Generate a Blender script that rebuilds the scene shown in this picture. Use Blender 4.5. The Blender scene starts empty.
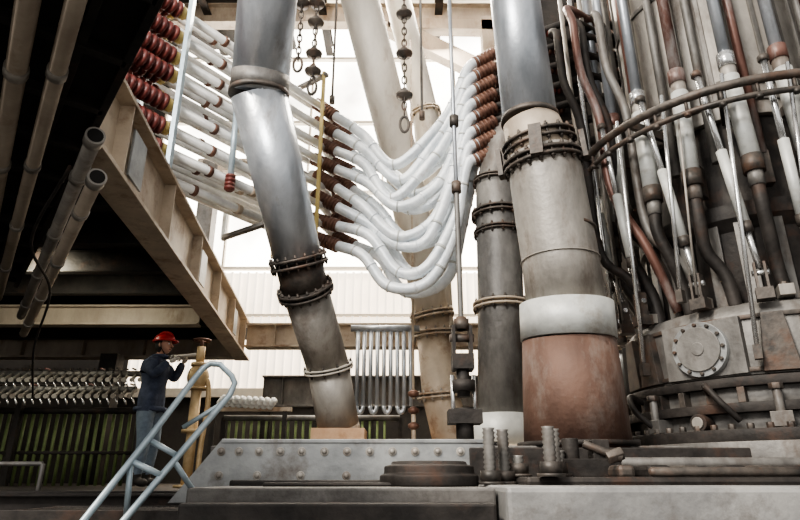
import bpy, bmesh, math, random
from mathutils import Vector, Matrix
random.seed(7)
V=Vector
# ------------------------------------------------------------ materials
def metal(name,c1,c2,rough=0.45,met=0.5,scale=3.0,rust=0.0,rustcol=(0.16,0.06,0.03),bump=0.15,streak=1.0,rustscale=1.3):
    m=bpy.data.materials.new(name); m.use_nodes=True
    nt=m.node_tree; N=nt.nodes; L=nt.links
    b=N["Principled BSDF"]
    tc=N.new("ShaderNodeTexCoord"); mp=N.new("ShaderNodeMapping")
    mp.inputs["Scale"].default_value=(1,1,streak)
    L.new(tc.outputs["Object"],mp.inputs["Vector"])
    n=N.new("ShaderNodeTexNoise"); n.inputs["Scale"].default_value=scale; n.inputs["Detail"].default_value=8; n.inputs["Roughness"].default_value=0.65
    L.new(mp.outputs[0],n.inputs["Vector"])
    r=N.new("ShaderNodeValToRGB"); r.color_ramp.elements[0].position=0.35; r.color_ramp.elements[1].position=0.65
    r.color_ramp.elements[0].color=(*c1,1); r.color_ramp.elements[1].color=(*c2,1)
    L.new(n.outputs["Fac"],r.inputs["Fac"])
    col=r.outputs["Color"]
    if rust>0:
        n2=N.new("ShaderNodeTexNoise"); n2.inputs["Scale"].default_value=rustscale*2; n2.inputs["Detail"].default_value=10; n2.inputs["Roughness"].default_value=0.7
        L.new(mp.outputs[0],n2.inputs["Vector"])
        r2=N.new("ShaderNodeValToRGB"); t=0.72-0.45*rust
        r2.color_ramp.elements[0].position=max(0,t-0.08); r2.color_ramp.elements[1].position=min(1,t+0.12)
        L.new(n2.outputs["Fac"],r2.inputs["Fac"])
        mx=N.new("ShaderNodeMixRGB"); mx.inputs[2].default_value=(*rustcol,1)
        L.new(r2.outputs["Color"],mx.inputs[0]); L.new(col,mx.inputs[1]); col=mx.outputs[0]
        sm=N.new("ShaderNodeMath"); sm.operation='MULTIPLY_ADD'; sm.inputs[1].default_value=-met*0.9; sm.inputs[2].default_value=met
        L.new(r2.outputs["Color"],sm.inputs[0]); L.new(sm.outputs[0],b.inputs["Metallic"])
    else: b.inputs["Metallic"].default_value=met
    L.new(col,b.inputs["Base Color"])
    rr=N.new("ShaderNodeMapRange"); rr.inputs[3].default_value=max(0.08,rough-0.12); rr.inputs[4].default_value=min(1,rough+0.2)
    L.new(n.outputs["Fac"],rr.inputs[0]); L.new(rr.outputs[0],b.inputs["Roughness"])
    if bump>0:
        n3=N.new("ShaderNodeTexNoise"); n3.inputs["Scale"].default_value=18; n3.inputs["Detail"].default_value=6
        L.new(tc.outputs["Object"],n3.inputs["Vector"])
        bp=N.new("ShaderNodeBump"); bp.inputs["Strength"].default_value=bump; bp.inputs["Distance"].default_value=0.02
        L.new(n3.outputs["Fac"],bp.inputs["Height"]); L.new(bp.outputs[0],b.inputs["Normal"])
    return m
def emis(name,c,st,base=None,stv=0.15):
    m=bpy.data.materials.new(name); m.use_nodes=True
    nt=m.node_tree; N=nt.nodes; L=nt.links; b=N["Principled BSDF"]
    tc=N.new("ShaderNodeTexCoord"); n=N.new("ShaderNodeTexNoise"); n.inputs["Scale"].default_value=0.6; n.inputs["Detail"].default_value=4
    L.new(tc.outputs["Object"],n.inputs["Vector"])
    mr=N.new("ShaderNodeMapRange"); mr.inputs[1].default_value=.3; mr.inputs[2].default_value=.7
    mr.inputs[3].default_value=st*(1-stv*2); mr.inputs[4].default_value=st*(1+stv)
    L.new(n.outputs["Fac"],mr.inputs[0]); L.new(mr.outputs[0],b.inputs["Emission Strength"])
    b.inputs["Base Color"].default_value=(*(base or c),1); b.inputs["Emission Color"].default_value=(*c,1)
    b.inputs["Roughness"].default_value=.6
    return m
M={}
M['steel']=metal("bare_steel",(.33,.36,.40),(.58,.61,.65),.32,.7,2.5,.2,(.17,.15,.14),.12,.35)
M['steel_d']=metal("dusty_steel",(.25,.235,.215),(.44,.41,.37),.48,.35,3,.3,(.12,.085,.065),.22,.4)
M['grey_dk']=metal("grey_grimy_steel",(.12,.115,.11),(.26,.25,.235),.5,.4,3.5,.3,(.08,.055,.04),.25,.5)
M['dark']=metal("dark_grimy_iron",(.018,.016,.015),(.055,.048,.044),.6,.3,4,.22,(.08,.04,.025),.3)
M['black']=metal("matte_black",(.006,.006,.006),(.02,.018,.017),.8,0,2)  # plain near-black for the tray plate and the pipe-end discs
M['rust']=metal("rusty_cone",(.09,.052,.04),(.17,.10,.075),.6,.15,2.2,.28,(.22,.19,.17),.3,.5,)
M['rust_pipe']=metal("rust_brown_tube",(.10,.045,.035),(.19,.10,.08),.4,.3,4,.28,(.33,.32,.31),.15,.3)
M['collar']=metal("light_dusty_collar",(.45,.46,.45),(.66,.67,.64),.48,.25,3,.22,(.25,.2,.15),.15)
M['flange']=metal("flange_iron",(.05,.047,.044),(.14,.12,.105),.5,.5,6,.3,(.12,.06,.035),.25)
M['beige']=metal("beige_painted_steel",(.42,.34,.26),(.62,.53,.42),.5,.1,2,.30,(.22,.12,.065),.15)
M['beige_pipe']=metal("pale_dusty_pipe",(.54,.50,.44),(.74,.69,.61),.5,.1,2,.14,(.34,.24,.16),.12,.4)
M['tan_pipe']=metal("tan_dusty_pipe",(.32,.265,.21),(.50,.43,.35),.48,.2,2,.22,(.2,.13,.08),.12,.4)
M['orange']=metal("orange_beige_base",(.5,.3,.17),(.62,.42,.27),.6,.05,3,.2,(.3,.14,.06),.15)
M['hose']=metal("white_silver_hose",(.62,.67,.72),(.88,.91,.93),.40,.2,5,.12,(.42,.35,.30),.35)
M['copper']=metal("white_coated_tube",(.60,.60,.58),(.84,.83,.80),.35,.3,4,.10,(.45,.32,.2),.1)
M['ins']=metal("red_brown_insulator",(.10,.022,.020),(.19,.05,.04),.35,.1,6,.12,(.26,.18,.14),.1)
M['brass']=metal("clamp_iron",(.10,.048,.035),(.22,.12,.085),.45,.4,6,.2,(.06,.035,.03),.2)
M['yellow']=metal("yellow_bar",(.50,.37,.12),(.68,.54,.24),.5,.1,3,.1,(.3,.2,.1),.1)
M['valve']=metal("tan_valve_body",(.48,.34,.18),(.68,.52,.31),.5,.3,6,.2,(.25,.14,.06),.2)
M['chrome']=metal("polished_rod",(.58,.59,.60),(.82,.83,.83),.2,.85,4,.1,(.25,.18,.14),.05,.3)
M['rail']=metal("blue_grey_handrail",(.38,.47,.53),(.54,.64,.70),.33,.35,5,.1,(.22,.2,.18),.08)
M['plate']=metal("worn_grey_plate",(.22,.23,.235),(.40,.41,.41),.42,.35,2,.28,(.12,.10,.085),.2)
M['concrete']=metal("grimy_ledge_concrete",(.085,.08,.075),(.20,.19,.18),.55,.1,1.6,.35,(.045,.038,.033),.35)
M['ledge_lt']=metal("pale_ledge",(.20,.20,.20),(.36,.355,.345),.5,.15,1.8,.3,(.10,.085,.075),.3)
M['green']=metal("green_lit_pipe",(.10,.14,.05),(.2,.26,.11),.5,.1,4,.2,(.05,.05,.03),.1)
M['clad']=emis("glowing_cladding",(1.0,.88,.73),1.9,(.75,.68,.58))  # daylight behind the ribbed sheets is put in as emission
M['glaze']=emis("daylit_glazing",(1.0,.94,.84),7.5,(.8,.8,.76),stv=.3)
M['mull']=metal("mullion",(.62,.56,.47),(.74,.68,.58),.6,0,3,0,bump=0)
M['jacket']=metal("navy_jacket",(.035,.045,.075),(.07,.085,.13),.9,0,14,0,bump=.5)
M['trouser']=metal("blue_grey_trousers",(.13,.17,.22),(.22,.27,.32),.9,0,12,0,bump=.5)
M['skin']=metal("skin",(.46,.25,.17),(.56,.32,.23),.6,0,10,0,bump=.05)
M['helmet']=metal("red_hard_hat",(.42,.025,.03),(.52,.04,.04),.3,0,3,0,bump=0)
M['hair']=metal("black_hair",(.01,.01,.01),(.03,.025,.02),.7,0,30,0,bump=.5)
M['boot']=metal("black_boot",(.02,.018,.015),(.05,.04,.035),.6,0,10,0,bump=.2)
M['glove']=metal("work_glove",(.45,.42,.36),(.6,.56,.5),.9,0,20,0,bump=.4)
M['eye']=metal("eye_dark",(.01,.01,.01),(.02,.02,.02),.2,0,3,0,bump=0)
M['white']=metal("white_porcelain",(.7,.7,.68),(.85,.85,.82),.25,0,5,0,bump=0)
M['floor']=metal("floor_concrete",(.025,.024,.023),(.06,.056,.052),.75,0,1.2,.3,(.02,.018,.015),.3)
M['wall']=metal("dark_wall_sheet",(.035,.032,.03),(.07,.062,.055),.8,.1,1,.2,(.03,.02,.015),.2)
# ------------------------------------------------------------ builder
def frame(ax,up=None):
    z=V(ax).normalized()
    u=V(up) if up is not None else (V((0,0,1)) if abs(z.z)<.95 else V((1,0,0)))
    x=u.cross(z)
    if x.length<1e-6: x=V((1,0,0)).cross(z)
    x.normalize(); y=z.cross(x)
    return x,y,z
def spline(pts,n=8):
    P=[V(p) for p in pts]; P=[2*P[0]-P[1]]+P+[2*P[-1]-P[-2]]; o=[]
    for i in range(1,len(P)-2):
        a,b,c,d=P[i-1:i+3]
        for k in range(n):
            t=k/n
            o.append(.5*((2*b)+(c-a)*t+(2*a-5*b+4*c-d)*t*t+(3*b-a-3*c+d)*t**3))
    o.append(P[-2]); return o
class B:
    def __init__(s,name,bevel=0): s.n=name; s.bm=bmesh.new(); s.m=[]; s.bev=bevel
    def mi(s,k):
        if k not in s.m: s.m.append(k)
        return s.m.index(k)
    def tube(s,pts,r,mat,seg=14,cap=True,closed=False,up=None):
        P=[V(p) for p in pts]; n=len(P)
        R=r if isinstance(r,(list,tuple)) else [r]*n
        mi=s.mi(mat); rings=[]; px=None
        for i,p in enumerate(P):
            if closed: t=P[(i+1)%n]-P[i-1]
            elif i==0: t=P[1]-p
            elif i==n-1: t=p-P[-2]
            else:
                t=(P[i+1]-p).normalized()+(p-P[i-1]).normalized()
            if t.length<1e-9: t=V((0,0,1))
            t.normalize()
            if px is None: x,y,_=frame(t,up)
            else:
                x=px-t*px.dot(t)
                x=x.normalized() if x.length>1e-6 else frame(t)[0]
                y=t.cross(x)
            px=x
            rings.append([s.bm.verts.new(p+(x*math.cos(2*math.pi*k/seg)+y*math.sin(2*math.pi*k/seg))*R[i]) for k in range(seg)])
        m=n if closed else n-1
        for i in range(m):
            a,b=rings[i],rings[(i+1)%n]
            for k in range(seg):
                f=s.bm.faces.new((a[k],a[(k+1)%seg],b[(k+1)%seg],b[k])); f.material_index=mi; f.smooth=True
        if cap and not closed:
            for q in (list(reversed(rings[0])),rings[-1]):
                f=s.bm.faces.new(q); f.material_index=mi
        return s
    def lathe(s,p0,ax,prof,mat,seg=20):
        p0=V(p0); a=V(ax).normalized(); x,y,_=frame(a); mi=s.mi(mat)
        prev=None; first=None
        for (t,r) in prof:
            ring=[s.bm.verts.new(p0+a*t+(x*math.cos(2*math.pi*k/seg)+y*math.sin(2*math.pi*k/seg))*r) for k in range(seg)]
            if prev:
                for k in range(seg):
                    f=s.bm.faces.new((prev[k],prev[(k+1)%seg],ring[(k+1)%seg],ring[k])); f.material_index=mi; f.smooth=True
            else: first=ring
            prev=ring
        f=s.bm.faces.new(list(reversed(first))); f.material_index=mi
        f=s.bm.faces.new(prev); f.material_index=mi
        return s
    def ribs(s,p,dv,L,n,r0,r1,mat,seg=14):
        pr=[]
        for j in range(n): a0=j*L/n; pr+=[(a0,r0),(a0+L/n*.12,r1),(a0+L/n*.62,r1),(a0+L/n*.74,r0)]
        return s.lathe(p,dv,pr+[(L,r0)],mat,seg)
    def cyl(s,p0,p1,r,mat,seg=16): return s.tube([p0,p1],r,mat,seg)
    def box(s,c,size,mat,x=(1,0,0),z=(0,0,1)):
        x=V(x).normalized(); z=V(z); y=z.cross(x).normalized(); z=x.cross(y); c=V(c); mi=s.mi(mat)
        h=[d/2 for d in size]; v=[]
        for i in (-1,1):
            for j in (-1,1):
                for k in (-1,1): v.append(s.bm.verts.new(c+x*h[0]*i+y*h[1]*j+z*h[2]*k))
        for q in ((0,1,3,2),(4,6,7,5),(0,4,5,1),(2,3,7,6),(0,2,6,4),(1,5,7,3)):
            f=s.bm.faces.new([v[i] for i in q]); f.material_index=mi
        return s
    def beam(s,p0,p1,w,h,mat):
        p0=V(p0);p1=V(p1);d=p1-p0
        z=V((0,0,1)) if abs(d.normalized().z)<.95 else V((0,1,0))
        return s.box((p0+p1)/2,(d.length,w,h),mat,d,z)
    def ibeam(s,p0,p1,w,h,tf,tw,mat,mf=None,stiff=0):
        p0=V(p0);p1=V(p1);d=(p1-p0)
        up=V((0,0,1))*(h/2-tf/2); mf=mf or mat
        s.beam(p0+up,p1+up,w,tf,mf); s.beam(p0-up,p1-up,w,tf,mf); s.beam(p0,p1,tw,h-2*tf,mat)
        for i in range(stiff):
            c=p0+d*((i+.5)/stiff); s.box(c,(.015,w*.9,h-2*tf),mf,d)
        return s
    def prism(s,pts,ext,mat):
        e=V(ext); a=[s.bm.verts.new(V(p)) for p in pts]; b=[s.bm.verts.new(V(p)+e) for p in pts]; mi=s.mi(mat); n=len(a)
        F=[s.bm.faces.new(list(reversed(a))),s.bm.faces.new(b)]
        for i in range(n): F.append(s.bm.faces.new((a[i],a[(i+1)%n],b[(i+1)%n],b[i])))
        for f in F: f.material_index=mi
        return s
    def sphere(s,c,r,mat,sc=(1,1,1),u=14,v=10):
        c=V(c); mi=s.mi(mat); rows=[]
        for i in range(1,v):
            th=math.pi*i/v
            rows.append([s.bm.verts.new(c+V((math.sin(th)*math.cos(2*math.pi*k/u)*sc[0],math.sin(th)*math.sin(2*math.pi*k/u)*sc[1],math.cos(th)*sc[2]))*r) for k in range(u)])
        t=s.bm.verts.new(c+V((0,0,r*sc[2]))); b=s.bm.verts.new(c-V((0,0,r*sc[2])))
        F=[]
        for k in range(u):
            F.append(s.bm.faces.new((t,rows[0][k],rows[0][(k+1)%u]))); F.append(s.bm.faces.new((b,rows[-1][(k+1)%u],rows[-1][k])))
            for i in range(len(rows)-1): F.append(s.bm.faces.new((rows[i][k],rows[i+1][k],rows[i+1][(k+1)%u],rows[i][(k+1)%u])))
        for f in F: f.material_index=mi; f.smooth=True
        return s
    def hexnut(s,c,ax,r,h,mat):
        c=V(c);a=V(ax).normalized(); return s.tube([c-a*h/2,c+a*h/2],r,mat,6)
    def flange(s,c,ax,r,th,mat,nb=12,gap=0.03,bm_='flange',br=None):
        c=V(c);x,y,a=frame(ax)
        for sg in (-1,1):
            s.tube([c+a*(sg*(gap/2)),c+a*(sg*(gap/2+th))],r,mat,28)
        br=br or r*.055
        for k in range(nb):
            t=2*math.pi*k/nb; p=c+(x*math.cos(t)+y*math.sin(t))*(r-br*1.4)
            s.cyl(p-a*(gap/2+th+br*2.2),p+a*(gap/2+th+br*2.2),br*.6,bm_,6)
            for sg in (-1,1): s.hexnut(p+a*(sg*(gap/2+th+br*.6)),a,br,br*1.2,bm_)
        return s
    def thread(s,p0,p1,r,mat,pitch=.02):
        p0=V(p0);p1=V(p1);d=p1-p0;n=int(d.length/pitch);prof=[]
        for i in range(n): prof+= [(i*pitch,r*.78),((i+.5)*pitch,r)]
        return s.lathe(p0,d,prof,mat,12)
    def link(s,c,ax,side,L,w,r,mat):
        a=V(ax).normalized(); b=V(side).normalized(); pts=[]
        for k in range(16):
            t=2*math.pi*k/16; pts.append(V(c)+b*(w*math.cos(t))+a*(L*math.sin(t)))
        return s.tube(pts,r,mat,6,closed=True)
    def done(s,parent=None):
        bmesh.ops.recalc_face_normals(s.bm,faces=s.bm.faces[:])
        me=bpy.data.meshes.new(s.n); s.bm.to_mesh(me); s.bm.free()
        for k in s.m: me.materials.append(M[k])
        o=bpy.data.objects.new(s.n,me); bpy.context.scene.collection.objects.link(o)
        if parent: o.parent=parent
        if s.bev:
            md=o.modifiers.new("bevel",'BEVEL'); md.width=s.bev; md.segments=2; md.limit_method='ANGLE'; md.angle_limit=math.radians(50)
        return o
def empty(n):
    o=bpy.data.objects.new(n,None); bpy.context.scene.collection.objects.link(o); return o
def lerp(a,b,t): return V(a)*(1-t)+V(b)*t
up=(0,0,1)
# ------------------------------------------------------------ room shell
b=B("floor"); b.box((0,5,-.05),(30,30,.1),'floor'); b.done()
b=B("wall_back")
b.box((0,14.2,1.7),(24,.2,3.4),'wall')
b.box((-9.2,14.2,9.4),(5.6,.2,12),'wall'); b.box((8,14.2,9.4),(9,.2,12),'wall')
b.box((-1.45,14.2,4.9),(9.9,.1,3.0),'clad')
for i in range(50):
    b.box((-6.35+i*.2,14.1,4.9),(.05,.1,3.0),'clad')
b.box((-1.45,14.1,3.45),(9.9,.25,.2),'mull'); b.box((-1.45,14.08,5.3),(9.9,.1,.06),'mull')
b.done()
b=B("window_1")
b.box((-1.45,14.22,10.9),(9.9,.06,9.0),'glaze')
for i in range(6): b.box((-6.4+i*1.98,14.12,10.9),(.05,.12,9),'mull')
for i in range(5): b.box((-1.45,14.1,6.5+i*2.1),(9.9,.14,.07),'mull')
b.done()
b=B("wall_right"); b.box((12,6,7.5),(.2,17,15),'wall')
for i in range(16): b.box((11.88,-1.5+i,7.5),(.08,.12,15),'wall')
b.done()
b=B("wall_left"); b.box((-12,6,7.5),(.2,17,15),'wall')
for i in range(16): b.box((-11.88,-1.5+i,7.5),(.08,.12,15),'wall')
b.done()
b=B("ceiling")
b.box((-7.5,9.5,13.3),(9,10,.15),'wall'); b.box((8,9.5,13.3),(8,10,.15),'wall')
b.ibeam((-12,12.5,12.9),(12,12.5,12.9),.3,.6,.03,.02,'tan_pipe'); b.ibeam((-12,9.5,12.9),(12,9.5,12.9),.3,.6,.03,.02,'tan_pipe')
for x in (-8,-5,-2,1,4,7): b.ibeam((x,5,13.1),(x,14.1,13.1),.2,.35,.02,.015,'dark')
b.beam((-.3,12.3,12.4),(2.2,12.3,10.9),.3,.45,'tan_pipe'); b.beam((-.3,12.3,12.4),(3.4,12.3,12.3),.3,.3,'tan_pipe'); b.beam((2.2,12.3,8),(2.2,12.3,12.6),.3,.3,'tan_pipe')
b.done()
b=B("steel_column",.003)
b.beam((-4.3,12.2,4.42),(-4.3,12.2,8.4),.35,.35,'grey_dk'); b.beam((-4.6,12.2,8.3),(-2.9,12.2,8.3),.3,.3,'tan_pipe'); b.done()
# ------------------------------------------------------------ decks
b=B("work_deck",.004)
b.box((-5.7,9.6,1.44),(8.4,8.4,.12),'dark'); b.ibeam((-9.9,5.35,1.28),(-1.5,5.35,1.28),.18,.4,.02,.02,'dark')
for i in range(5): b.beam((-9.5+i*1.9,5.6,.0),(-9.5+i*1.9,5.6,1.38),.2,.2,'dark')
for i in range(5): b.tube([(-9.5+i*1.6,5.5,1.5),(-9.5+i*1.6,5.5,1.72)],.02,'grey_dk',8)
b.tube([(-9.5,5.5,1.72),(-3.1,5.5,1.72)],.02,'grey_dk',8)
b.done()
b=B("upper_deck",.004)
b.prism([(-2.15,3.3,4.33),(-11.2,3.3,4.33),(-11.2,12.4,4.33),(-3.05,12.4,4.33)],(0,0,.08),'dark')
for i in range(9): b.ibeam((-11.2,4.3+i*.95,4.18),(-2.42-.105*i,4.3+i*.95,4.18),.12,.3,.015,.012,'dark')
b.done()
b=B("steel_girder",.003)
b.ibeam((-2.07,3.25,3.98),(-2.93,11.1,3.98),.26,.66,.035,.02,'beige',stiff=6)
for i in range(12):
    p=lerp((-2.07,3.25,3.98),(-2.93,11.1,3.98),(i+.5)/12)
    if i%4==1: b.box(p+V((.08,0,-.0)),(.3,.02,.4),'plate',(.1,-1,0),(0,0,1))
b.done()
b=B("steel_girder",.003)
b.ibeam((-10,11.3,3.98),(-3.1,11.3,3.98),.3,.5,.04,.03,'tan_pipe',stiff=6)
b.beam((-5.2,10.8,1.5),(-5.2,10.8,3.7),.3,.3,'dark'); b.done()
b=B("steel_girder",.003)
b.ibeam((-2.7,10.4,3.95),(5.5,10.4,3.95),.3,.42,.035,.03,'beige',stiff=8); b.done()
b=B("steel_girder",.003)
b.ibeam((-2.7,12,3.2),(7,12,3.2),.35,.6,.035,.03,'grey_dk',stiff=12)
for x in (-2.6,-1.6,-.6,2.2): b.beam((x,12,0),(x,12,2.9),.2,.25,'dark')
b.done()
b=B("steel_girder",.003)
b.ibeam((-6.8,8.6,3.85),(-2.95,8.6,3.85),.2,.3,.03,.02,'tan_pipe'); b.done()
d=V((-.6,.8,0)); nrm=V((-.8,-.6,0))
b=B("cable_tray",.003)
p0=V((-.82,1.72,3.52)); p1=p0+d*5.2
b.box((p0+p1)/2+nrm*.55,(5.2,1.1,.05),'black',d)
b.box((p0+p1)/2,(5.2,.04,.16),'dark',d); b.box((p0+p1)/2+nrm*.2,(5.2,.04,.14),'dark',d); b.box((p0+p1)/2+nrm*1.1,(5.2,.04,.16),'dark',d)
for i in range(10): b.box(p0+d*(.3+i*.5)+nrm*.55+V((0,0,-.05)),(.05,1.1,.06),'dark',d)
b.done()
dd=V((-.576,.817,-.03)).normalized()
def opipe(p,L,r,elbow=False,mat='beige_pipe',back=1.0):
    b=B("overhead_pipe"); p=V(p)
    if elbow:
        b.tube([p+dd*L,p],r,mat,18); b.tube([p+dd*.04,p-dd*.04],r*1.22,'steel_d',18); b.tube([p-dd*.041,p-dd*.043],r*.95,'black',18)  # black end disc paints in the darkness of the open bore
    else: b.tube([p-dd*back,p+dd*L],r,mat,18)
    for k in range(0,int(L)):
        q=p+dd*(k*1.0+.5); b.tube([q-dd*.03,q+dd*.03],r*1.18,'steel_d',16); b.beam(q+V((0,0,r)),(q.x,q.y,3.47),.025,.025,'dark')
    return b.done()
opipe((-1.29,1.89,3.37),4.5,.038,mat='tan_pipe')  # overhead pipes use darker materials, shade put into their colour
opipe((-1.48,1.89,3.38),4.3,.045,mat='tan_pipe')
opipe((-1.67,1.89,3.37),4.0,.033,mat='steel_d')
opipe((-1.87,2.05,3.36),3.7,.04,mat='grey_dk')
opipe((-1.64,2.80,3.31),4.0,.042,True,'steel_d')
opipe((-1.70,3.00,3.17),4.0,.042,True,'tan_pipe')
b=B("conduit"); b.tube(spline([(-1.8,2.9,3.2),(-2.38,3.6,3.03),(-2.8,4.6,3.0),(-3.45,5.6,2.75),(-3.85,6.4,2.4)]),.01,'dark',8); b.done()
# ------------------------------------------------------------ feed pipes
b=B("feed_pipe")
pA,pB_,pC,pD,pE,pF=[V(p) for p in [(-1.37,4.9,7.3),(-1.556,5.6,5.58),(-1.15,6.4,3.91),(-1.08,6.55,3.62),(-.858,7.2,2.846),(-.722,7.5,2.09)]]
b.tube([pA+V((.02,-.1,.6)),pA,pB_],[.33,.325,.31],'steel',32)
b.tube([pB_,lerp(pB_,pC,.5),pC],[.31,.29,.27],'steel',32)
b.tube([pB_-V((0,0,.02)),pB_+V((0,-.01,.03))],.33,'flange',32)
b.tube([lerp(pA,pB_,.88),lerp(pA,pB_,.98)],.318,'grey_dk',32)
b.tube([pC,pD],.265,'flange',32)
b.tube([pD,lerp(pD,pE,.5),pE],[.262,.258,.25],'steel_d',32)
b.tube([pE,lerp(pE,pF,.85)],[.25,.25],'steel_d',32); b.tube([lerp(pE,pF,.85),pF],[.252,.256],'tan_pipe',32)
b.flange(pC,pC-pB_,.335,.03,'flange',18,.05); b.flange(pD,pE-pD,.325,.03,'flange',18,.03); b.flange(pE,pF-pE,.30,.02,'beige_pipe',10,.02)
b.box(pF+V((0,0,-.02)),(.62,.6,.16),'orange'); b.box(pF+V((0,0,-.15)),(.7,.66,.12),'beige')
b.done()
b=B("feed_pipe")
q=[V(p) for p in [(-.86,8.4,10.6),(-.82,8.5,10.11),(-.03,9,6.88),(.51,9.3,4.05),(.62,9.4,2.81),(.87,9.5,1.9)]]
b.tube([q[0],q[1],q[2],q[3]],[.36,.35,.31,.28],'beige_pipe',28)
b.tube([q[3],q[4],q[5]],[.27,.28,.32],'beige',28)
b.flange(q[3],q[3]-q[2],.36,.03,'beige',14,.03,'steel_d'); b.flange(q[3]+V((.04,.03,-.3)),q[4]-q[3],.35,.03,'beige',14,.03,'steel_d'); b.flange(q[4],q[4]-q[3],.36,.03,'beige',14,.03,'steel_d')
b.box(V((.86,9.5,1.98)),(.9,.8,.22),'orange'); b.box(V((.3,9.3,2.0)),(.3,.4,.26),'orange'); b.done()
b=B("feed_pipe")
b.tube([(-.2,9.8,11.8),(-.06,9.95,11.11),(.50,10.05,8.3),(.66,10.1,5.4),(.78,10.05,1.9)],[.27,.27,.25,.23,.2],'beige_pipe',24)
b.flange((.50,10.05,8.3),(.56,.1,-2.8),.31,.03,'beige',12); b.done()
b=B("feed_pipe")   # large central pipe
r=[V(p) for p in [(1.24,5.15,7.5),(1.26,5.2,6.52),(1.335,5.3,5.06),(1.429,5.35,4.68),(1.50,5.4,4.2),(1.547,5.45,3.58),(1.576,5.5,3.15),(1.572,5.52,2.81),(1.585,5.6,1.86)]]
b.tube([r[0],r[1],r[2]],[.265,.265,.275],'steel',36)
b.tube([r[2],lerp(r[2],r[3],.6),r[3]],[.28,.31,.325],'tan_pipe',36)
b.tube([r[3],lerp(r[3],r[4],.4),r[5],r[6]],[.35,.36,.365,.37],'steel_d',36)
b.tube([r[2]+V((0,0,.02)),r[2]+V((0,0,-.03))],.295,'flange',36)
b.flange(r[3]+V((-.01,0,.12)),r[4]-r[2],.375,.025,'flange',16,.05); b.flange(r[3]+V((.01,0,-.1)),r[4]-r[3],.40,.03,'flange',20,.035)
ax=(r[5]-r[3]).normalized(); x_,y_,_=frame(ax)
for k in range(4):
    t=math.radians(20+k*90); pp=r[3]+(x_*math.cos(t)+y_*math.sin(t))*.42; b.box(pp,(.05,.12,.3),'flange',x_*math.cos(t)+y_*math.sin(t))
b.tube([r[5]-V((0,0,-.3)),r[5]-V((0,0,-.27))],.372,'flange',36); b.tube([r[5]+V((0,0,-.02)),r[5]-V((0,0,.01))],.378,'steel_d',36)
b.tube([r[6]+V((0,0,.0)),r[7]],[.435,.44],'collar',40)
b.tube([r[7],lerp(r[7],r[8],.5),r[8]],[.425,.45,.47],'rust',40)
b.tube([r[8]+V((0,0,.04)),r[8]],[.53,.53],'dark',40)
b.done()
b=B("feed_pipe")
s_=[V(p) for p in [(2.0,7.6,8.5),(1.7,7.3,6.6),(1.4,7.05,5.7),(1.27,7,5.2),(1.25,7,4.75),(1.22,7,3.65),(1.15,7,2.25)]]
b.tube(s_,[.26,.26,.27,.28,.28,.275,.27],'grey_dk',28)
b.flange(s_[4],(0,0,1),.34,.025,'flange',14,.03); b.flange(s_[4]+V((0,0,-.25)),(0,0,1),.32,.02,'flange',14,.02); b.flange(s_[5]+V((0,0,-.1)),(0,0,1),.34,.025,'beige',14,.03)
b.flange(s_[3],(.1,0,1),.32,.02,'flange',12,.02)
b.tube([(1.15,7,2.28),(1.15,7,1.88)],[.33,.34],'collar',28); b.tube([(1.15,7,1.94),(1.15,7,1.88)],.42,'beige',28); b.done()
# ------------------------------------------------------------ flexible cables & busbar
NT=[(-.853,7.6,6.53),(-.429,7.5,6.08),(.07,7.4,5.69),(.531,7.3,6.07),(.80,7.2,6.55),(1.0,7.1,6.98)]
NB=[(-.746,7.6,4.51),(-.396,7.5,4.16),(0,7.4,3.84),(.447,7.3,3.90),(.754,7.2,4.64),(.93,7.1,5.43)]
NH=15
b=B("flexible_cable_bundle"); bc=B("copper_busbar_bank")
bd=V((1.5,2.1,0)).normalized(); bn=V((bd.y,-bd.x,0))
A0=V((-1.22,7.45,0)); C0=V((-2.62,5.55,0))
for i in range(NH):
    t=i/(NH-1); off=V((.10,.17,0))*(1 if i%2 else -1)
    pts=[lerp(NT[k],NB[k],t)+off*(1 if k<4 else .6)+V((random.uniform(-.07,.07),random.uniform(-.04,.04),random.uniform(-.09,.09)))*(0 if k in(0,5) else 1) for k in range(6)]
    pts[1]=pts[1]+V((.06,0,.10))
    end=pts[5]+V((.16,-.02,.14)); sp=spline(pts+[end],9); b.tube(sp,.072,'hose',14)
    for k in range(6,len(sp)-6,6):
        b.tube([sp[k],lerp(sp[k],sp[k+1],.35)],.078,'collar' if k%4 else 'hose',14)
    dl=(pts[0]-pts[1]).normalized()
    b.ribs(pts[0]-dl*.03,dl,.42,8,.06,.095,'brass')
    b.ribs(end-V((.05,0,.04)),(1,-.05,.55),.34,6,.06,.092,'brass')
    b.tube([end+V((.24,-.01,.13)),end+V((.5,-.03,.2))],.05,'dark',10)
    e=pts[0]+dl*.36; zz=e.z; o_=bn*(.12 if i%2 else -.12)
    a=A0+V((0,0,zz))+o_; c=C0+V((0,0,zz))+o_
    bc.tube(spline([e,lerp(e,a,.5)+V((0,0,.02)),a,lerp(a,c,.2)],5)+[c],.052,'copper',14)
    bc.ribs(c,-bd,.62,8,.055,.098,'ins'); bc.tube([c-bd*.62,c-bd*1.4],.05,'copper',14)
    bc.tube([lerp(a,c,.45),lerp(a,c,.48)],.065,'beige',14); bc.tube([lerp(a,c,.72),lerp(a,c,.74)],.065,'brass',14)
    bc.tube([c,c+bd*.07],.075,'yellow',14)
    o2=bn*-.42; z2=zz+.09; a=A0+V((0,0,z2))+o2-bd*.2; c=C0+V((0,0,z2))+o2-bd*.1
    bc.tube([a,c],.045,'copper',12); bc.ribs(c,-bd,.5,7,.05,.09,'ins'); bc.tube([c-bd*.5,c-bd*1.2],.045,'copper',12)
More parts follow.
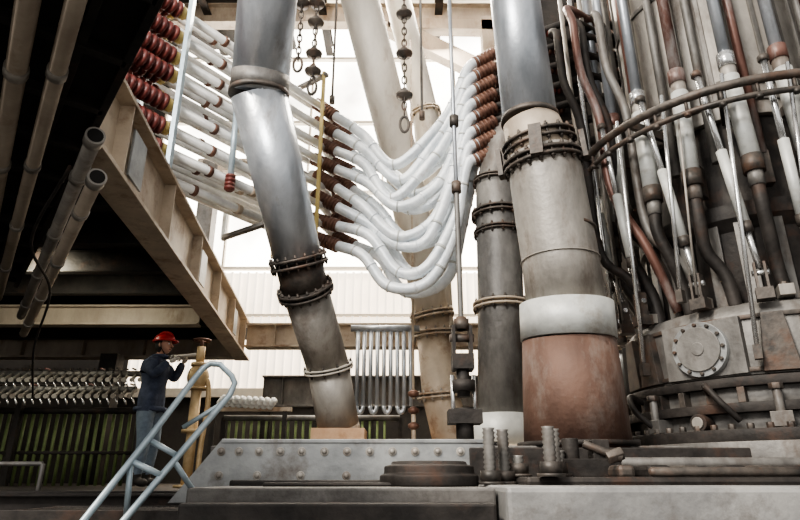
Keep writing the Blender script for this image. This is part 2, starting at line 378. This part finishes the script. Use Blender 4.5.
for f,mt in ((.05,'yellow'),(.40,'collar'),(.97,'rail')):
    p=lerp(A0,C0,f)
    for sg in (-.55,.24):
        q_=p+bn*sg; bc.beam(q_+V((0,0,4.42)),q_+V((0,0,7.1)),.045,.08,mt)
    for z in (4.45,7.05): bc.beam(p+bn*-.55+V((0,0,z)),p+bn*.3+V((0,0,z)),.07,.05,'grey_dk')
b.done(); bc.done()
b=B("insulated_terminal_bank")
for i in range(13):
    z=5.6+i*.16; y=7.05+(.14 if i%2 else -.14)
    b.tube([(1.45,y,z),(1.95,y-.05,z),(2.5,y-.35,z),(3.0,6.75,z)],.05,'dark',12)
    b.ribs((1.7,y-.03,z),(1,-.1,0),.5,7,.05,.08,'brass' if i%3 else 'ins',12)
b.beam((1.62,7.05,5.3),(1.62,7.05,8.2),.36,.05,'dark'); b.beam((2.3,7.0,5.0),(2.3,7.0,8.6),.5,.06,'dark')
b.done()
# ------------------------------------------------------------ smelting furnace
F=empty("smelting_furnace")
C=V((3.9,6.3,0))
def pol(R,a,z): return C+V((R*math.cos(a),R*math.sin(a),z))
AC=math.atan2(-6.3,-3.9)
b=B("electrode_shell",.004)
b.lathe(C,up,[(5.15,1.02),(9.6,1.02)],'steel_d',56)
for z in (5.3,5.5,7.0,8.2): b.lathe(C,up,[(z,1.045),(z+.06,1.045)],'grey_dk',56)
b.lathe(C,up,[(3.0,1.0),(3.05,1.05),(3.9,1.0),(4.0,1.12),(4.15,1.12),(4.2,.95),(5.2,.95)],'dark',56)
for k in range(24):
    a=AC+k*math.pi/12; b.box(pol(1.06,a,3.6),(.03,.14,.9),'grey_dk',(math.cos(a),math.sin(a),0))
    b.box(pol(1.03,a,6.9),(.03,.05,3.2),'grey_dk',(math.cos(a),math.sin(a),0))
    if k%2: b.box(pol(1.13,a,4.45),(.12,.1,.35),'flange',(math.cos(a),math.sin(a),0))
b.done(F)
b=B("casting",.004)
b.lathe(C,up,[(2.42,1.36),(2.44,1.42),(2.96,1.42),(3.06,1.36),(3.12,1.2),(3.12,.9)],'grey_dk',64)
for z,rr_ in ((2.46,1.445),(2.92,1.44)): b.lathe(C,up,[(z,rr_),(z+.04,rr_)],'flange',64)
for z0,z1,rr_,mt in ((2.34,2.42,1.5,'dark'),(2.2,2.34,1.42,'grey_dk'),(2.12,2.2,1.56,'dark'),(1.98,2.12,1.46,'grey_dk'),(1.88,1.98,1.68,'dark'),(1.6,1.88,1.74,'grey_dk')):
    b.lathe(C,up,[(z0,rr_),(z1,rr_)],mt,64)
for k in range(72):
    a=k*math.pi/36; b.hexnut(pol(1.62,a,2.0),up,.03,.05,'flange')
for k in range(36):
    a=AC+k*math.pi/18; na=(math.cos(a),math.sin(a),0)
    b.box(pol(1.46,a,2.27),(.1,.06,.13),'flange',na)
    if k%4==0:
        b.box(pol(1.52,a,2.05),(.2,.16,.12),'grey_dk',na); b.cyl(pol(1.58,a,1.95),pol(1.58,a,2.3),.035,'grey_dk',12); b.hexnut(pol(1.58,a,2.31),up,.055,.05,'flange')
    if k%4==2:
        b.tube([pol(1.48,a-.05,2.05),pol(1.62,a-.05,2.05)],.075,'dark',16); b.tube([pol(1.62,a-.05,2.05),pol(1.635,a-.05,2.05)],.05,'steel_d',16)
    if k%3==1:
        b.tube(spline([pol(1.5,a,2.3),pol(1.66,a+.03,2.35),pol(1.7,a+.1,2.2),pol(1.6,a+.16,2.05)],4),.028,'dark',8)
        b.box(pol(1.3,a,3.16),(.16,.12,.1),'steel_d',na); b.hexnut(pol(1.3,a,3.22),up,.035,.05,'flange')
for k in range(6):
    a=math.atan2(-.85,-1.115)+k*math.pi/3; n_=V((math.cos(a),math.sin(a),0)); c=pol(1.38,a,2.70)
    b.box(pol(1.37,a,2.7),(.14,.72,.5),'grey_dk',n_)
    b.tube([c,c+n_*.12],.25,'plate',32); b.tube([c+n_*.12,c+n_*.14],.2,'grey_dk',32); b.tube([c+n_*.14,c+n_*.15],.06,'grey_dk',16)
    x,y,_=frame(n_)
    for j in range(12):
        t=j*math.pi/6; b.hexnut(c+n_*.13+(x*math.cos(t)+y*math.sin(t))*.222,n_,.018,.03,'flange')
    for sg in (-1,1):
        a2=a+sg*.42; n2=V((math.cos(a2),math.sin(a2),0))
        b.prism([pol(1.40,a2-.1,2.45),pol(1.40,a2+.1,2.45),pol(1.40,a2+.06,2.95),pol(1.40,a2-.06,2.95)],n2*.09,'flange')
b.done(F)
b=B("suspension_ring")
for z,R_,rr_ in ((5.08,1.75,.045),(4.93,1.73,.03),(5.2,1.6,.018)):
    b.tube([pol(R_,k*math.pi/40,z) for k in range(80)],rr_,'flange',10,closed=True)
for k in range(36):
    a=k*math.pi/18; n_=V((math.cos(a),math.sin(a),0))
    b.tube([pol(1.74,a,4.9),pol(1.74,a,5.12)],.018,'flange',8); b.hexnut(pol(1.74,a,4.9),up,.032,.04,'flange')
    if k%3==0: b.box(pol(1.4,a,5.1),(.7,.04,.1),'flange',n_)
b.done(F)
b=B("cooling_tubes")
for k in range(18):
    a=AC+math.radians(7)+k*math.pi/9; j=random.uniform(-.03,.03)
    m='rust_pipe' if k in (17,2,5,9,12) else 'steel'
    b.tube([pol(1.36,a,9.6),pol(1.36,a,5.62)],.058,m,16)
    b.tube([pol(1.36,a,5.68),pol(1.36,a,5.52)],.085,'rust_pipe' if k%2 else 'chrome',16); b.tube([pol(1.36,a,5.56),pol(1.36,a,5.3)],.075,'steel_d',16)
    b.tube([pol(1.37,a,5.4),pol(1.41,a+j,4.45)],.085,'collar',18); b.tube([pol(1.41,a+j,4.47),pol(1.41,a+j,4.3)],.096,'flange',18)
    b.tube([pol(1.41,a+j,4.35),pol(1.42,a+j,4.15)],.07,'grey_dk',16)
    b.tube(spline([pol(1.42,a+j,4.2),pol(1.42,a+j,3.95),pol(1.32,a+j*2,3.65),pol(1.22,a+.05,3.4),pol(1.2,a+.08,3.05)],5),.06,'dark',12)
    a3=a+math.radians(8); b.tube([pol(1.16,a3,9.6),pol(1.16,a3,4.6)],.045,'rust_pipe' if k%3==0 else 'grey_dk',12)
b.done(F)
b=B("tie_rods")
for k in range(18):
    a=AC+math.radians(16)+k*math.pi/9; tl=random.uniform(-.04,.12)
    p0=pol(1.66,a,5.35); p1=pol(1.46,a+tl,3.35)
    b.tube([p0,lerp(p0,p1,.5)],.03,'chrome',12); b.tube([lerp(p0,p1,.42),lerp(p0,p1,.8)],.048,'collar',12); b.tube([lerp(p0,p1,.8),p1],.028,'chrome',12)
    b.tube([lerp(p0,p1,.78),lerp(p0,p1,.83)],.055,'flange',12)
    n_=V((math.cos(a+tl),math.sin(a+tl),0)); tg=V((-n_.y,n_.x,0))
    for sg in (-1,1): b.box(p1+tg*(.04*sg)+V((0,0,-.08)),(.09,.02,.26),'flange',n_)
    b.cyl(p1-tg*.07+V((0,0,-.04)),p1+tg*.07+V((0,0,-.04)),.025,'chrome',10); b.box(p1+V((0,0,-.24)),(.14,.14,.1),'flange',n_)
    b.hexnut(p0,up,.05,.06,'flange')
    p2=pol(1.62,a+.13,5.3); p3=pol(1.56,a+.02,2.6 if k%2 else 3.2); b.tube([p2,p3],.02,'chrome',10); b.box(p3,(.08,.06,.12),'flange',n_)
    if k%2==0: b.tube([pol(1.6,a+.2,5.0),pol(1.5,a+.1,3.2)],.012,'steel_d',8)
b.done(F)
b=B("tubular_hose_bundle")
for i,(x,y) in enumerate([(2.15,6.0),(2.3,6.15),(2.45,5.95),(2.0,6.2)]):
    b.tube(spline([(3.3,7.2,7.6-i*.15),(x+.1,y+.3,7.4-i*.1),(x,y,6.9),(x+.02,y,6.2),(x+.15,y-.05,5.5),(x+.2,y,4.6-.2*i),(x+.45,y-.1,3.9-.1*i),(x+.7,y-.05,3.2)],7),.05,'rust_pipe' if i==0 else 'dark' if i%2 else 'grey_dk',12)
for i in range(3):
    b.tube([(2.18+.13*i,6.5,8.6),(2.2+.13*i,6.45,3.2)],.03,'chrome' if i%2 else 'steel_d',10)
b.done(F)
# ------------------------------------------------------------ furnace roof and foreground
b=B("furnace_roof",.01)
b.box((2.2,7.8,1.72),(7.6,5.0,.28),'grey_dk')
b.box((3.0,5.15,1.65),(4.9,.35,.36),'dark')
for i in range(10): b.box((-1.3+i*.55,5.6+.3*(i%3),1.89),(.2,.3,.06),'dark')
b.done()
b=B("riveted_beam",.008)
b.prism([(-1.80,5.0,1.42),(.72,5.0,1.42),(.72,5.0,1.86),(-1.42,5.0,1.90)],(0,.06,0),'plate')
b.box((-.35,5.14,1.88),(2.15,.3,.03),'plate')
for i,x in enumerate([-1.42,-1.28,-1.12,-.95,-.78,-.6,-.42,-.24,-.06,.12,.3,.48,.62]):
    for z in (1.80,)+((1.62,) if i%2==0 else ()):
        b.tube([(x,5.0,z),(x,4.99,z)],.034,'steel_d',16); b.sphere((x,4.99,z),.022,'steel_d',(1,.7,1))
b.done()
b=B("foreground_ledge",.05)
b.box((-.335,4.3,1.22),(1.76,1.3,.66),'concrete'); b.box((-.335,3.9,1.1),(1.7,.9,.75),'dark')
b.box((-.35,4.55,1.56),(1.7,.12,.06),'dark'); b.box((-.4,4.2,1.56),(1.0,.04,.03),'dark'); b.done()
b=B("bearing_pad",.012)
b.lathe((.2,4.4,1.55),up,[(0,.34),(.07,.34),(.08,.31),(.13,.31),(.14,.26),(.16,.26),(.16,.2)],'dark',40); b.done()
b=B("corner_ledge",.03)
b.box((2.01,4.15,1.16),(2.9,1.5,.8),'ledge_lt')
b.box((2.1,4.4,1.58),(2.6,.7,.06),'dark')
for i in range(8): b.box((1.5+i*.24,4.35+.05*(i%3),1.64),(.12+.05*(i%2),.3,.09),'dark' if i%2 else 'flange')
b.cyl((1.4,4.6,1.7),(3.3,4.6,1.7),.045,'grey_dk',14); b.cyl((1.6,4.1,1.64),(2.6,4.1,1.64),.03,'flange',14)
b.done()
for (x,y,z0,z1) in ((.61,4.3,1.56,1.95),(.73,4.45,1.56,1.97),(.95,4.0,1.61,1.95),(1.03,4.2,1.61,1.96),(1.12,4.45,1.61,1.82),(.84,4.5,1.61,1.80)):
    b=B("threaded_stud"); b.thread((x,y,z0),(x,y,z1),.045,'grey_dk',.032); b.hexnut((x,y,z0+.055),up,.075,.07,'flange'); b.tube([(x,y,z0+.02),(x,y,z0)],.09,'flange',16); b.done()
b=B("clamp_bracket",.006)
b.box((1.34,4.5,1.67),(.4,.2,.12),'dark'); b.box((1.42,4.5,1.78),(.12,.14,.16),'dark'); b.tube([(1.22,4.5,1.7),(1.22,4.5,1.87)],.06,'dark',12); b.hexnut((1.5,4.42,1.75),(1,0,.3),.05,.12,'flange'); b.tube([(1.3,4.45,1.83),(1.55,4.4,1.73)],.03,'flange',10); b.done()
# ------------------------------------------------------------ suspension rod etc
b=B("suspension_rod")
b.tube([(.58,5.6,8.4),(.585,5.6,3.05)],.022,'steel',12)
b.thread((.585,5.6,3.05),(.585,5.6,4.4),.03,'grey_dk',.02)
for z in (3.05,4.5,5.3): b.tube([(.585,5.6,z),(.585,5.6,z-.12)],.05,'flange',12)
b.hexnut((.585,5.6,2.98),up,.08,.1,'flange')
for sg in (-1,1): b.box((.585+.08*sg,5.6,2.75),(.03,.16,.42),'dark')
b.tube([(.47,5.6,2.85),(.70,5.6,2.85)],.04,'flange',12); b.box((.585,5.6,2.62),(.2,.18,.14),'dark')
b.tube([(.585,5.6,2.6),(.585,5.6,2.3)],.06,'dark',16); b.tube([(.585,5.6,2.45),(.585,5.6,2.35)],.11,'dark',16); b.box((.585,5.6,2.12),(.3,.25,.12),'dark'); b.tube([(.585,5.6,2.2),(.585,5.6,1.86)],.08,'dark',16)
for sg in (-1,1): b.tube([(.585+.1*sg,5.6,2.5),(.585+.1*sg,5.6,2.1)],.02,'chrome',8)
b.done()
def chain(name,x,y,z0,z1,discs):
    b=B(name); z=z0; i=0
    while z>z1:
        b.link((x,y,z),up,(1,0,0) if i%2 else (0,1,0),.07,.032,.011,'flange'); z-=.105; i+=1
    for q in discs:
        b.lathe((x,y,q-.1),up,[(0,.03),(.02,.05),(.04,.11),(.07,.12),(.09,.06),(.15,.05),(.18,.03)],'flange',20)
    b.link((x,y,z1-.1),up,(1,0,0),.12,.06,.02,'flange')
    return b.done()
chain("insulator_chain",-1.22,7.0,12.8,6.8,[8.2,7.85,7.3,7.0])
chain("insulator_chain",.06,7.0,12.8,6.2,[8.0,7.3,6.6])
chain("insulator_chain",-1.42,6.9,12.8,7.1,[8.1])
b=B("hanger_rod"); x,y,z=.3,7.0,6.3; b.tube([(x,y,12.8),(x,y,z)],.018,'grey_dk',8); b.tube([(x,y,z),(x,y,z-.12)],.04,'flange',10); b.done()
b=B("hanger_rod"); x,y,z=-1.0,7.5,6.9; b.tube([(x,y,12.8),(x,y,z)],.018,'grey_dk',8); b.tube([(x,y,z),(x,y,z-.12)],.04,'flange',10); b.done()
b=B("hanger_rod")
b.tube([(-1.95,6.1,12.8),(-1.95,6.1,6.0)],.015,'steel',8); b.tube([(-1.95,6.1,6.0),(-1.93,6.1,4.85)],.035,'rail',12); b.ribs((-1.93,6.1,4.85),(0,0,-1),.2,4,.04,.06,'ins'); b.done()
b=B("hanger_rod"); b.tube([(.18,8.2,8.5),(.18,8.2,2.6)],.018,'beige',8)
for z in (2.72,2.50,2.30): b.lathe((.18,8.2,z-.1),up,[(0,.03),(.03,.075),(.07,.075),(.1,.03)],'brass',16)
b.tube([(.18,8.2,2.5),(.18,8.2,1.86)],.03,'beige',8); b.tube([(.18,8.2,1.92),(.18,8.2,1.86)],.09,'brass',14); b.done()
# tube rack
b=B("cooling_coil_rack")
xs=[-.64+i*.1 for i in range(9)]
for i,x in enumerate(xs):
    b.tube([(x,9,3.74),(x,9,2.6)],.03,'steel',12)
for i in range(0,8,2):
    pts=[(xs[i]+.05-.05*math.cos(t*math.pi/8),9,2.6-.1*math.sin(t*math.pi/8)) for t in range(9)]; b.tube(pts,.03,'steel',12)
b.tube([(-.75,9,3.76),(.3,9,3.76)],.05,'steel',14)
for x in (-.7,.25): b.beam((x,9,3.78),(x,10.24,3.78),.05,.04,'beige')
b.done()
# ------------------------------------------------------------ left side machinery
b=B("valve_manifold")
for row in range(2):
    z=3.05-row*.26; y=8.9-row*.25
    b.tube([(-7.2,y,z),(-3.75,y,z)],.045,'grey_dk',12)
    for i in range(30):
        x=-7.1+i*.115
        b.tube([(x,y,z),(x+.05,y-.25,z-.12)],.022,'steel_d',10); b.tube([(x+.05,y-.25,z-.12),(x+.06,y-.29,z-.13)],.034,'steel_d',8); b.tube([(x+.05,y-.25,z-.1),(x+.14,y-.28,z-.24)],.012,'chrome',6)
        b.box((x,y-.12,z+.05),(.02,.12,.02),'ins' if i%7==3 else 'dark')
for x in (-7.1,-5.6,-3.8): b.beam((x,9.05,1.5),(x,9.05,3.2),.08,.08,'dark')
b.done()
b=B("green_pipe_rack")
for i in range(26): b.tube([(-6.9+i*.12,9.2,1.5),(-6.9+i*.12,9.2,2.55)],.024,'green',10)
b.tube([(-7,9.2,2.55),(-3.8,9.2,2.55)],.05,'dark',12); b.tube([(-7,9.2,1.95),(-3.8,9.2,1.95)],.03,'dark',12)
for i in range(22): b.tube([(-3.0+i*.13,10.9,1.9),(-3.0+i*.13,10.9,2.55)],.024,'green',10)
b.tube([(-3.1,10.9,2.6),(0,10.9,2.6)],.05,'grey_dk',12); b.beam((-3.1,10.9,1.5),(-3.1,10.9,2.6),.08,.08,'dark'); b.beam((0,10.9,1.86),(0,10.9,2.6),.08,.08,'dark')
b.done()
b=B("porcelain_insulator_row")
for i in range(9):
    p=(-2.65+i*.09,9.0,2.62-.005*i); b.lathe(V(p),V((.3,-.3,.25)),[(0,.03),(.02,.06),(.05,.06),(.07,.03),(.09,.06),(.12,.06),(.14,.03),(.17,.055),(.19,.02)],'white',12)
b.beam((-2.8,9.1,2.56),(-1.6,9.1,2.56),.08,.06,'beige'); b.beam((-2.75,9.1,1.5),(-2.75,9.1,2.55),.06,.06,'dark'); b.beam((-1.7,9.1,1.86),(-1.7,9.1,2.55),.06,.06,'dark'); b.done()
b=B("standpipe_valve")
x,y=-2.44,7.3
b.tube([(x,y,1.5),(x,y,1.53)],.14,'valve',20); b.tube([(x,y,1.5),(x,y,2.6)],.06,'valve',16)
b.tube([(x,y,2.1),(x,y,2.14)],.12,'valve',20); b.sphere((x,y,2.75),.13,'valve',(1,1,1.2)); b.tube([(x,y,2.6),(x,y,2.63)],.12,'valve',20); b.tube([(x,y,2.88),(x,y,2.92)],.1,'valve',20)
b.tube([(x,y,2.9),(x,y,3.12)],.05,'valve',14); b.tube([(x,y,3.1),(x,y,3.22)],.02,'brass',10)
b.tube([(x+.1*math.cos(t*math.pi/10),y+.1*math.sin(t*math.pi/10),3.2) for t in range(20)],.014,'brass',8,closed=True)
for t in range(2): b.tube([(x-.1*math.cos(t*1.57),y-.1*math.sin(t*1.57),3.2),(x+.1*math.cos(t*1.57),y+.1*math.sin(t*1.57),3.2)],.01,'brass',8)
b.tube([(x-.32,y,3.0),(x,y,3.03)],.02,'beige_pipe',12); b.tube(spline([(x,y,2.75),(x+.12,y,2.7),(x+.15,y,2.4),(x+.12,y,1.9),(x+.12,y,1.5)]),.03,'valve',12)
b.done()
b=B("stair_handrail")
top=[(-2.2,3.0,.25),(-1.78,3.6,1.33),(-1.56,3.92,1.86),(-1.41,4.14,2.24),(-1.375,4.19,2.32),(-1.33,4.2,2.355),(-1.26,4.2,2.35),(-1.17,4.2,2.27),(-1.145,4.2,2.22),(-1.165,4.18,2.14),(-1.20,4.15,2.08),(-1.6,3.7,1.33),(-2.15,3.05,.25)]
b.tube(top,.021,'rail',14)
b.tube([(-1.63,3.83,1.70),(-1.45,3.86,1.62)],.018,'rail',12); b.tube([(-1.56,3.92,1.82),(-1.40,3.92,1.74)],.018,'rail',12)
b.tube([(-1.40,3.92,1.70),(-1.30,4.3,1.42)],.018,'rail',12)
b.tube([(-1.63,3.83,1.70),(-1.63,3.88,1.38)],.018,'rail',12)
b.tube([(-1.2,4.15,2.08),(-1.45,4.15,1.92)],.016,'rail',12)
b.done()
b=B("grating_platform",.003)
b.beam((-2.4,4.5,1.36),(-1.25,4.5,1.36),.03,.12,'dark'); b.beam((-2.4,3.9,1.36),(-1.25,3.9,1.36),.03,.12,'dark')
for i in range(29): b.beam((-2.4+i*.04,3.9,1.4),(-2.4+i*.04,4.5,1.4),.008,.03,'dark')
for x in (-2.38,-1.27):
    for y in (3.92,4.48): b.beam((x,y,0),(x,y,1.32),.06,.06,'dark')
b.done()
# ------------------------------------------------------------ worker
def skin_mesh(name,verts,edges,root=0,sub=2):
    me=bpy.data.meshes.new(name); me.from_pydata([v[0] for v in verts],edges,[]); o=bpy.data.objects.new(name,me); bpy.context.scene.collection.objects.link(o)
    md=o.modifiers.new("s",'SKIN'); 
    for i,v in enumerate(verts):
        sv=me.skin_vertices[0].data[i]; sv.radius=(v[1],v[1]) if not isinstance(v[1],tuple) else v[1]; sv.use_root=(i==root)
    md.use_smooth_shade=True
    sb=o.modifiers.new("d",'SUBSURF'); sb.levels=sub; sb.render_levels=sub
    dg=bpy.context.evaluated_depsgraph_get(); dg.update(); ev=o.evaluated_get(dg); m2=bpy.data.meshes.new_from_object(ev)
    bpy.data.objects.remove(o); return m2
W=empty("worker")
vs=[((0,0,.96),.15),((0,0,1.12),.15),((.01,0,1.28),.165),((.02,0,1.4),.13),((.03,0,1.5),.07),((.05,0,1.57),.06),
 ((.02,.17,1.42),.085),((.13,.25,1.26),.065),((.26,.16,1.46),.048),
 ((.02,-.17,1.42),.085),((.14,-.26,1.24),.065),((.25,-.14,1.42),.048),
 ((0,.1,.86),.115),((.03,.12,.5),.082),((-.01,.12,.13),.062),((.01,.12,.06),.055),((.14,.14,.05),.045),
 ((0,-.1,.86),.115),((.06,-.13,.5),.082),((.02,-.13,.13),.062),((.04,-.13,.06),.055),((.18,-.15,.05),.045)]
es=[(0,1),(1,2),(2,3),(3,4),(4,5),(3,6),(6,7),(7,8),(3,9),(9,10),(10,11),(0,12),(12,13),(13,14),(14,15),(15,16),(0,17),(17,18),(18,19),(19,20),(20,21)]
bm2=skin_mesh("body",vs,es)
for k in ('jacket','trouser','boot','skin'): bm2.materials.append(M[k])
for p in bm2.polygons:
    c=p.center; p.material_index=2 if c.z<.15 else 1 if c.z<.86 else 3 if (c.z>1.525 and abs(c.y)<.1 and c.x<.16) else 0; p.use_smooth=True
ob=bpy.data.objects.new("body",bm2); bpy.context.scene.collection.objects.link(ob); ob.parent=W
for sg,wr in ((1,V((.26,.16,1.46))),(-1,V((.25,-.14,1.42)))):
    f=V((.75,-.5*sg,.42)).normalized(); s2=V((0,0,1)).cross(f).normalized(); u2=f.cross(s2)
    vv=[(tuple(wr),.03),(tuple(wr+f*.05),.035),(tuple(wr+f*.09),.03)]; ee=[(0,1),(1,2)]
    hv=skin_mesh("palm",vv,ee,0,1)
    ho=bpy.data.objects.new("hand_l" if sg>0 else "hand_r",hv); bpy.context.scene.collection.objects.link(ho); hv.materials.append(M['glove']); ho.parent=W
    bmh=bmesh.new(); bmh.from_mesh(hv)
    for j in range(5):
        if j<4:
            o_=u2*((j-1.5)*.02); L=[.038,.042,.04,.032][j]; p=wr+f*.08+o_; q=p+f*L; r2=q+(f*.3-s2*sg*.95).normalized()*L*.8; r3=r2+(-f*.7-s2*sg*.6).normalized()*L*.6
        else:
            p=wr+f*.03+u2*.03; q=p+(f*.4+u2*.8).normalized()*.035; r2=q+(f*.7-s2*sg*.7).normalized()*.03; r3=r2+(-s2*sg)*.02
        fm=skin_mesh("f",[(tuple(p),.01),(tuple(q),.0095),(tuple(r2),.009),(tuple(r3),.008)],[(0,1),(1,2),(2,3)],0,1)
        bmh.from_mesh(fm)
    bmh.to_mesh(hv); bmh.free()
    for p_ in hv.polygons: p_.use_smooth=True
h=B("head"); hc=V((.07,0,1.655))
h.sphere(hc,.1,'skin',(1.0,.80,1.18),24,20)
for v in h.bm.verts:
    l=v.co-hc
    if l.z<-.02: v.co.y=hc.y+l.y*(1+.0-min(.35,(-l.z-.02)*3.2)); 
    if l.z<-.04 and l.x>0: v.co.x+=.012
    if l.x<-.02 and l.z<-.03: v.co.x+=.02
h.tube([(hc.x+.088,0,hc.z+.02),(hc.x+.10,0,hc.z),(hc.x+.122,0,hc.z-.022),(hc.x+.095,0,hc.z-.032)],[.008,.010,.015,.012],'skin',10)
h.tube([(hc.x+.093,-.025,hc.z-.062),(hc.x+.103,0,hc.z-.06),(hc.x+.093,.025,hc.z-.062)],[.004,.008,.004],'ins',8)
for sg in (-1,1):
    h.sphere((hc.x+.083,sg*.032,hc.z+.008),.012,'white'); h.sphere((hc.x+.092,sg*.032,hc.z+.008),.006,'eye'); h.tube([(hc.x+.09,sg*.016,hc.z+.032),(hc.x+.082,sg*.05,hc.z+.03)],.005,'hair',6)
    h.sphere((hc.x-.005,sg*.082,hc.z-.005),.03,'skin',(.6,.35,1))
h.sphere(hc+V((-.018,0,.01)),.1,'hair',(.95,.84,1.1),20,14)
h.done(W)
h=B("hard_hat"); mi=h.mi('helmet')
n=24; rows=[]
for i in range(9):
    th=math.pi/2*i/8; rr_=math.cos(th)
    rows.append([h.bm.verts.new(hc+V((0.0+.135*rr_*math.cos(2*math.pi*k/n),.115*rr_*math.sin(2*math.pi*k/n),.045+.115*math.sin(th)))) for k in range(n)] if i<8 else [h.bm.verts.new(hc+V((0,0,.16)))])
for i in range(8):
    for k in range(n):
        f=h.bm.faces.new((rows[i][k],rows[i][(k+1)%n],rows[i+1][(k+1)%n],rows[i+1][k]) if i<7 else (rows[7][k],rows[7][(k+1)%n],rows[8][0])); f.smooth=True; f.material_index=mi
h.tube([hc+V(((.138+(.03 if math.cos(t*math.pi/12)>.3 else 0))*math.cos(t*math.pi/12),.12*math.sin(t*math.pi/12),.045)) for t in range(24)],.011,'helmet',8,closed=True)
h.tube([hc+V((.13*math.cos(t),0,.05+.122*math.sin(t))) for t in [i*math.pi/12 for i in range(13)]],.008,'helmet',8)
for sg in (-1,1): h.tube([hc+V((.0,.1*sg,.04)),hc+V((.02,.075*sg,-.06)),hc+V((.04,.02*sg,-.12))],.005,'dark',6)
h.done(W)
h=B("jacket_trim"); h.tube([V((.035+.085*math.cos(t*math.pi/8),.08*math.sin(t*math.pi/8),1.515)) for t in range(16)],.022,'jacket',8,closed=True); h.tube([V((.0+.165*math.cos(t*math.pi/8),.17*math.sin(t*math.pi/8),.875)) for t in range(16)],.03,'jacket',8,closed=True); h.done(W)
W.location=(-3.0,7.38,1.5); W.rotation_euler=(0,0,math.radians(-10))
# ------------------------------------------------------------ lights, world, camera
w=bpy.data.worlds.new("World"); bpy.context.scene.world=w; w.use_nodes=True
bg=w.node_tree.nodes["Background"]; bg.inputs[0].default_value=(1,.97,.93,1); bg.inputs[1].default_value=1.0
def area(name,loc,tgt,size,e,col=(1,1,1)):
    l=bpy.data.lights.new(name,'AREA'); l.energy=e; l.size=size; l.color=col; o=bpy.data.objects.new(name,l); bpy.context.scene.collection.objects.link(o)
    o.location=loc; o.rotation_euler=(V(tgt)-V(loc)).to_track_quat('-Z','Y').to_euler(); return o
area("added_area_light",(-3.5,-2,8),(1,6,3),2.5,950,(1,.96,.90))  # unseen area light added behind the camera to light the machinery
area("added_area_light.001",(0,10.5,12.4),(0.5,6,4),3,2200,(1,.90,.76))  # warm key light added high up before the rear windows, no fixture
area("added_deck_light",(-4.5,6.8,4.0),(-4.8,9.2,2.2),.5,35,(1,.95,.75))  # light added under the upper deck to brighten the left machinery
sun=bpy.data.lights.new("sun",'SUN'); sun.energy=2.5; sun.angle=.1; sun.color=(1,.9,.76); so=bpy.data.objects.new("sun",sun); bpy.context.scene.collection.objects.link(so)
so.rotation_euler=(V((.6,.5,-.9))).to_track_quat('-Z','Y').to_euler()
try: bpy.context.scene.view_settings.look='AgX - Medium High Contrast'
except Exception: pass
cam=bpy.data.cameras.new("camera"); cam.lens=27; cam.sensor_width=36; co=bpy.data.objects.new("camera",cam); bpy.context.scene.collection.objects.link(co)
co.location=(0,0,1.6); co.rotation_euler=(math.radians(110),0,0); bpy.context.scene.camera=co
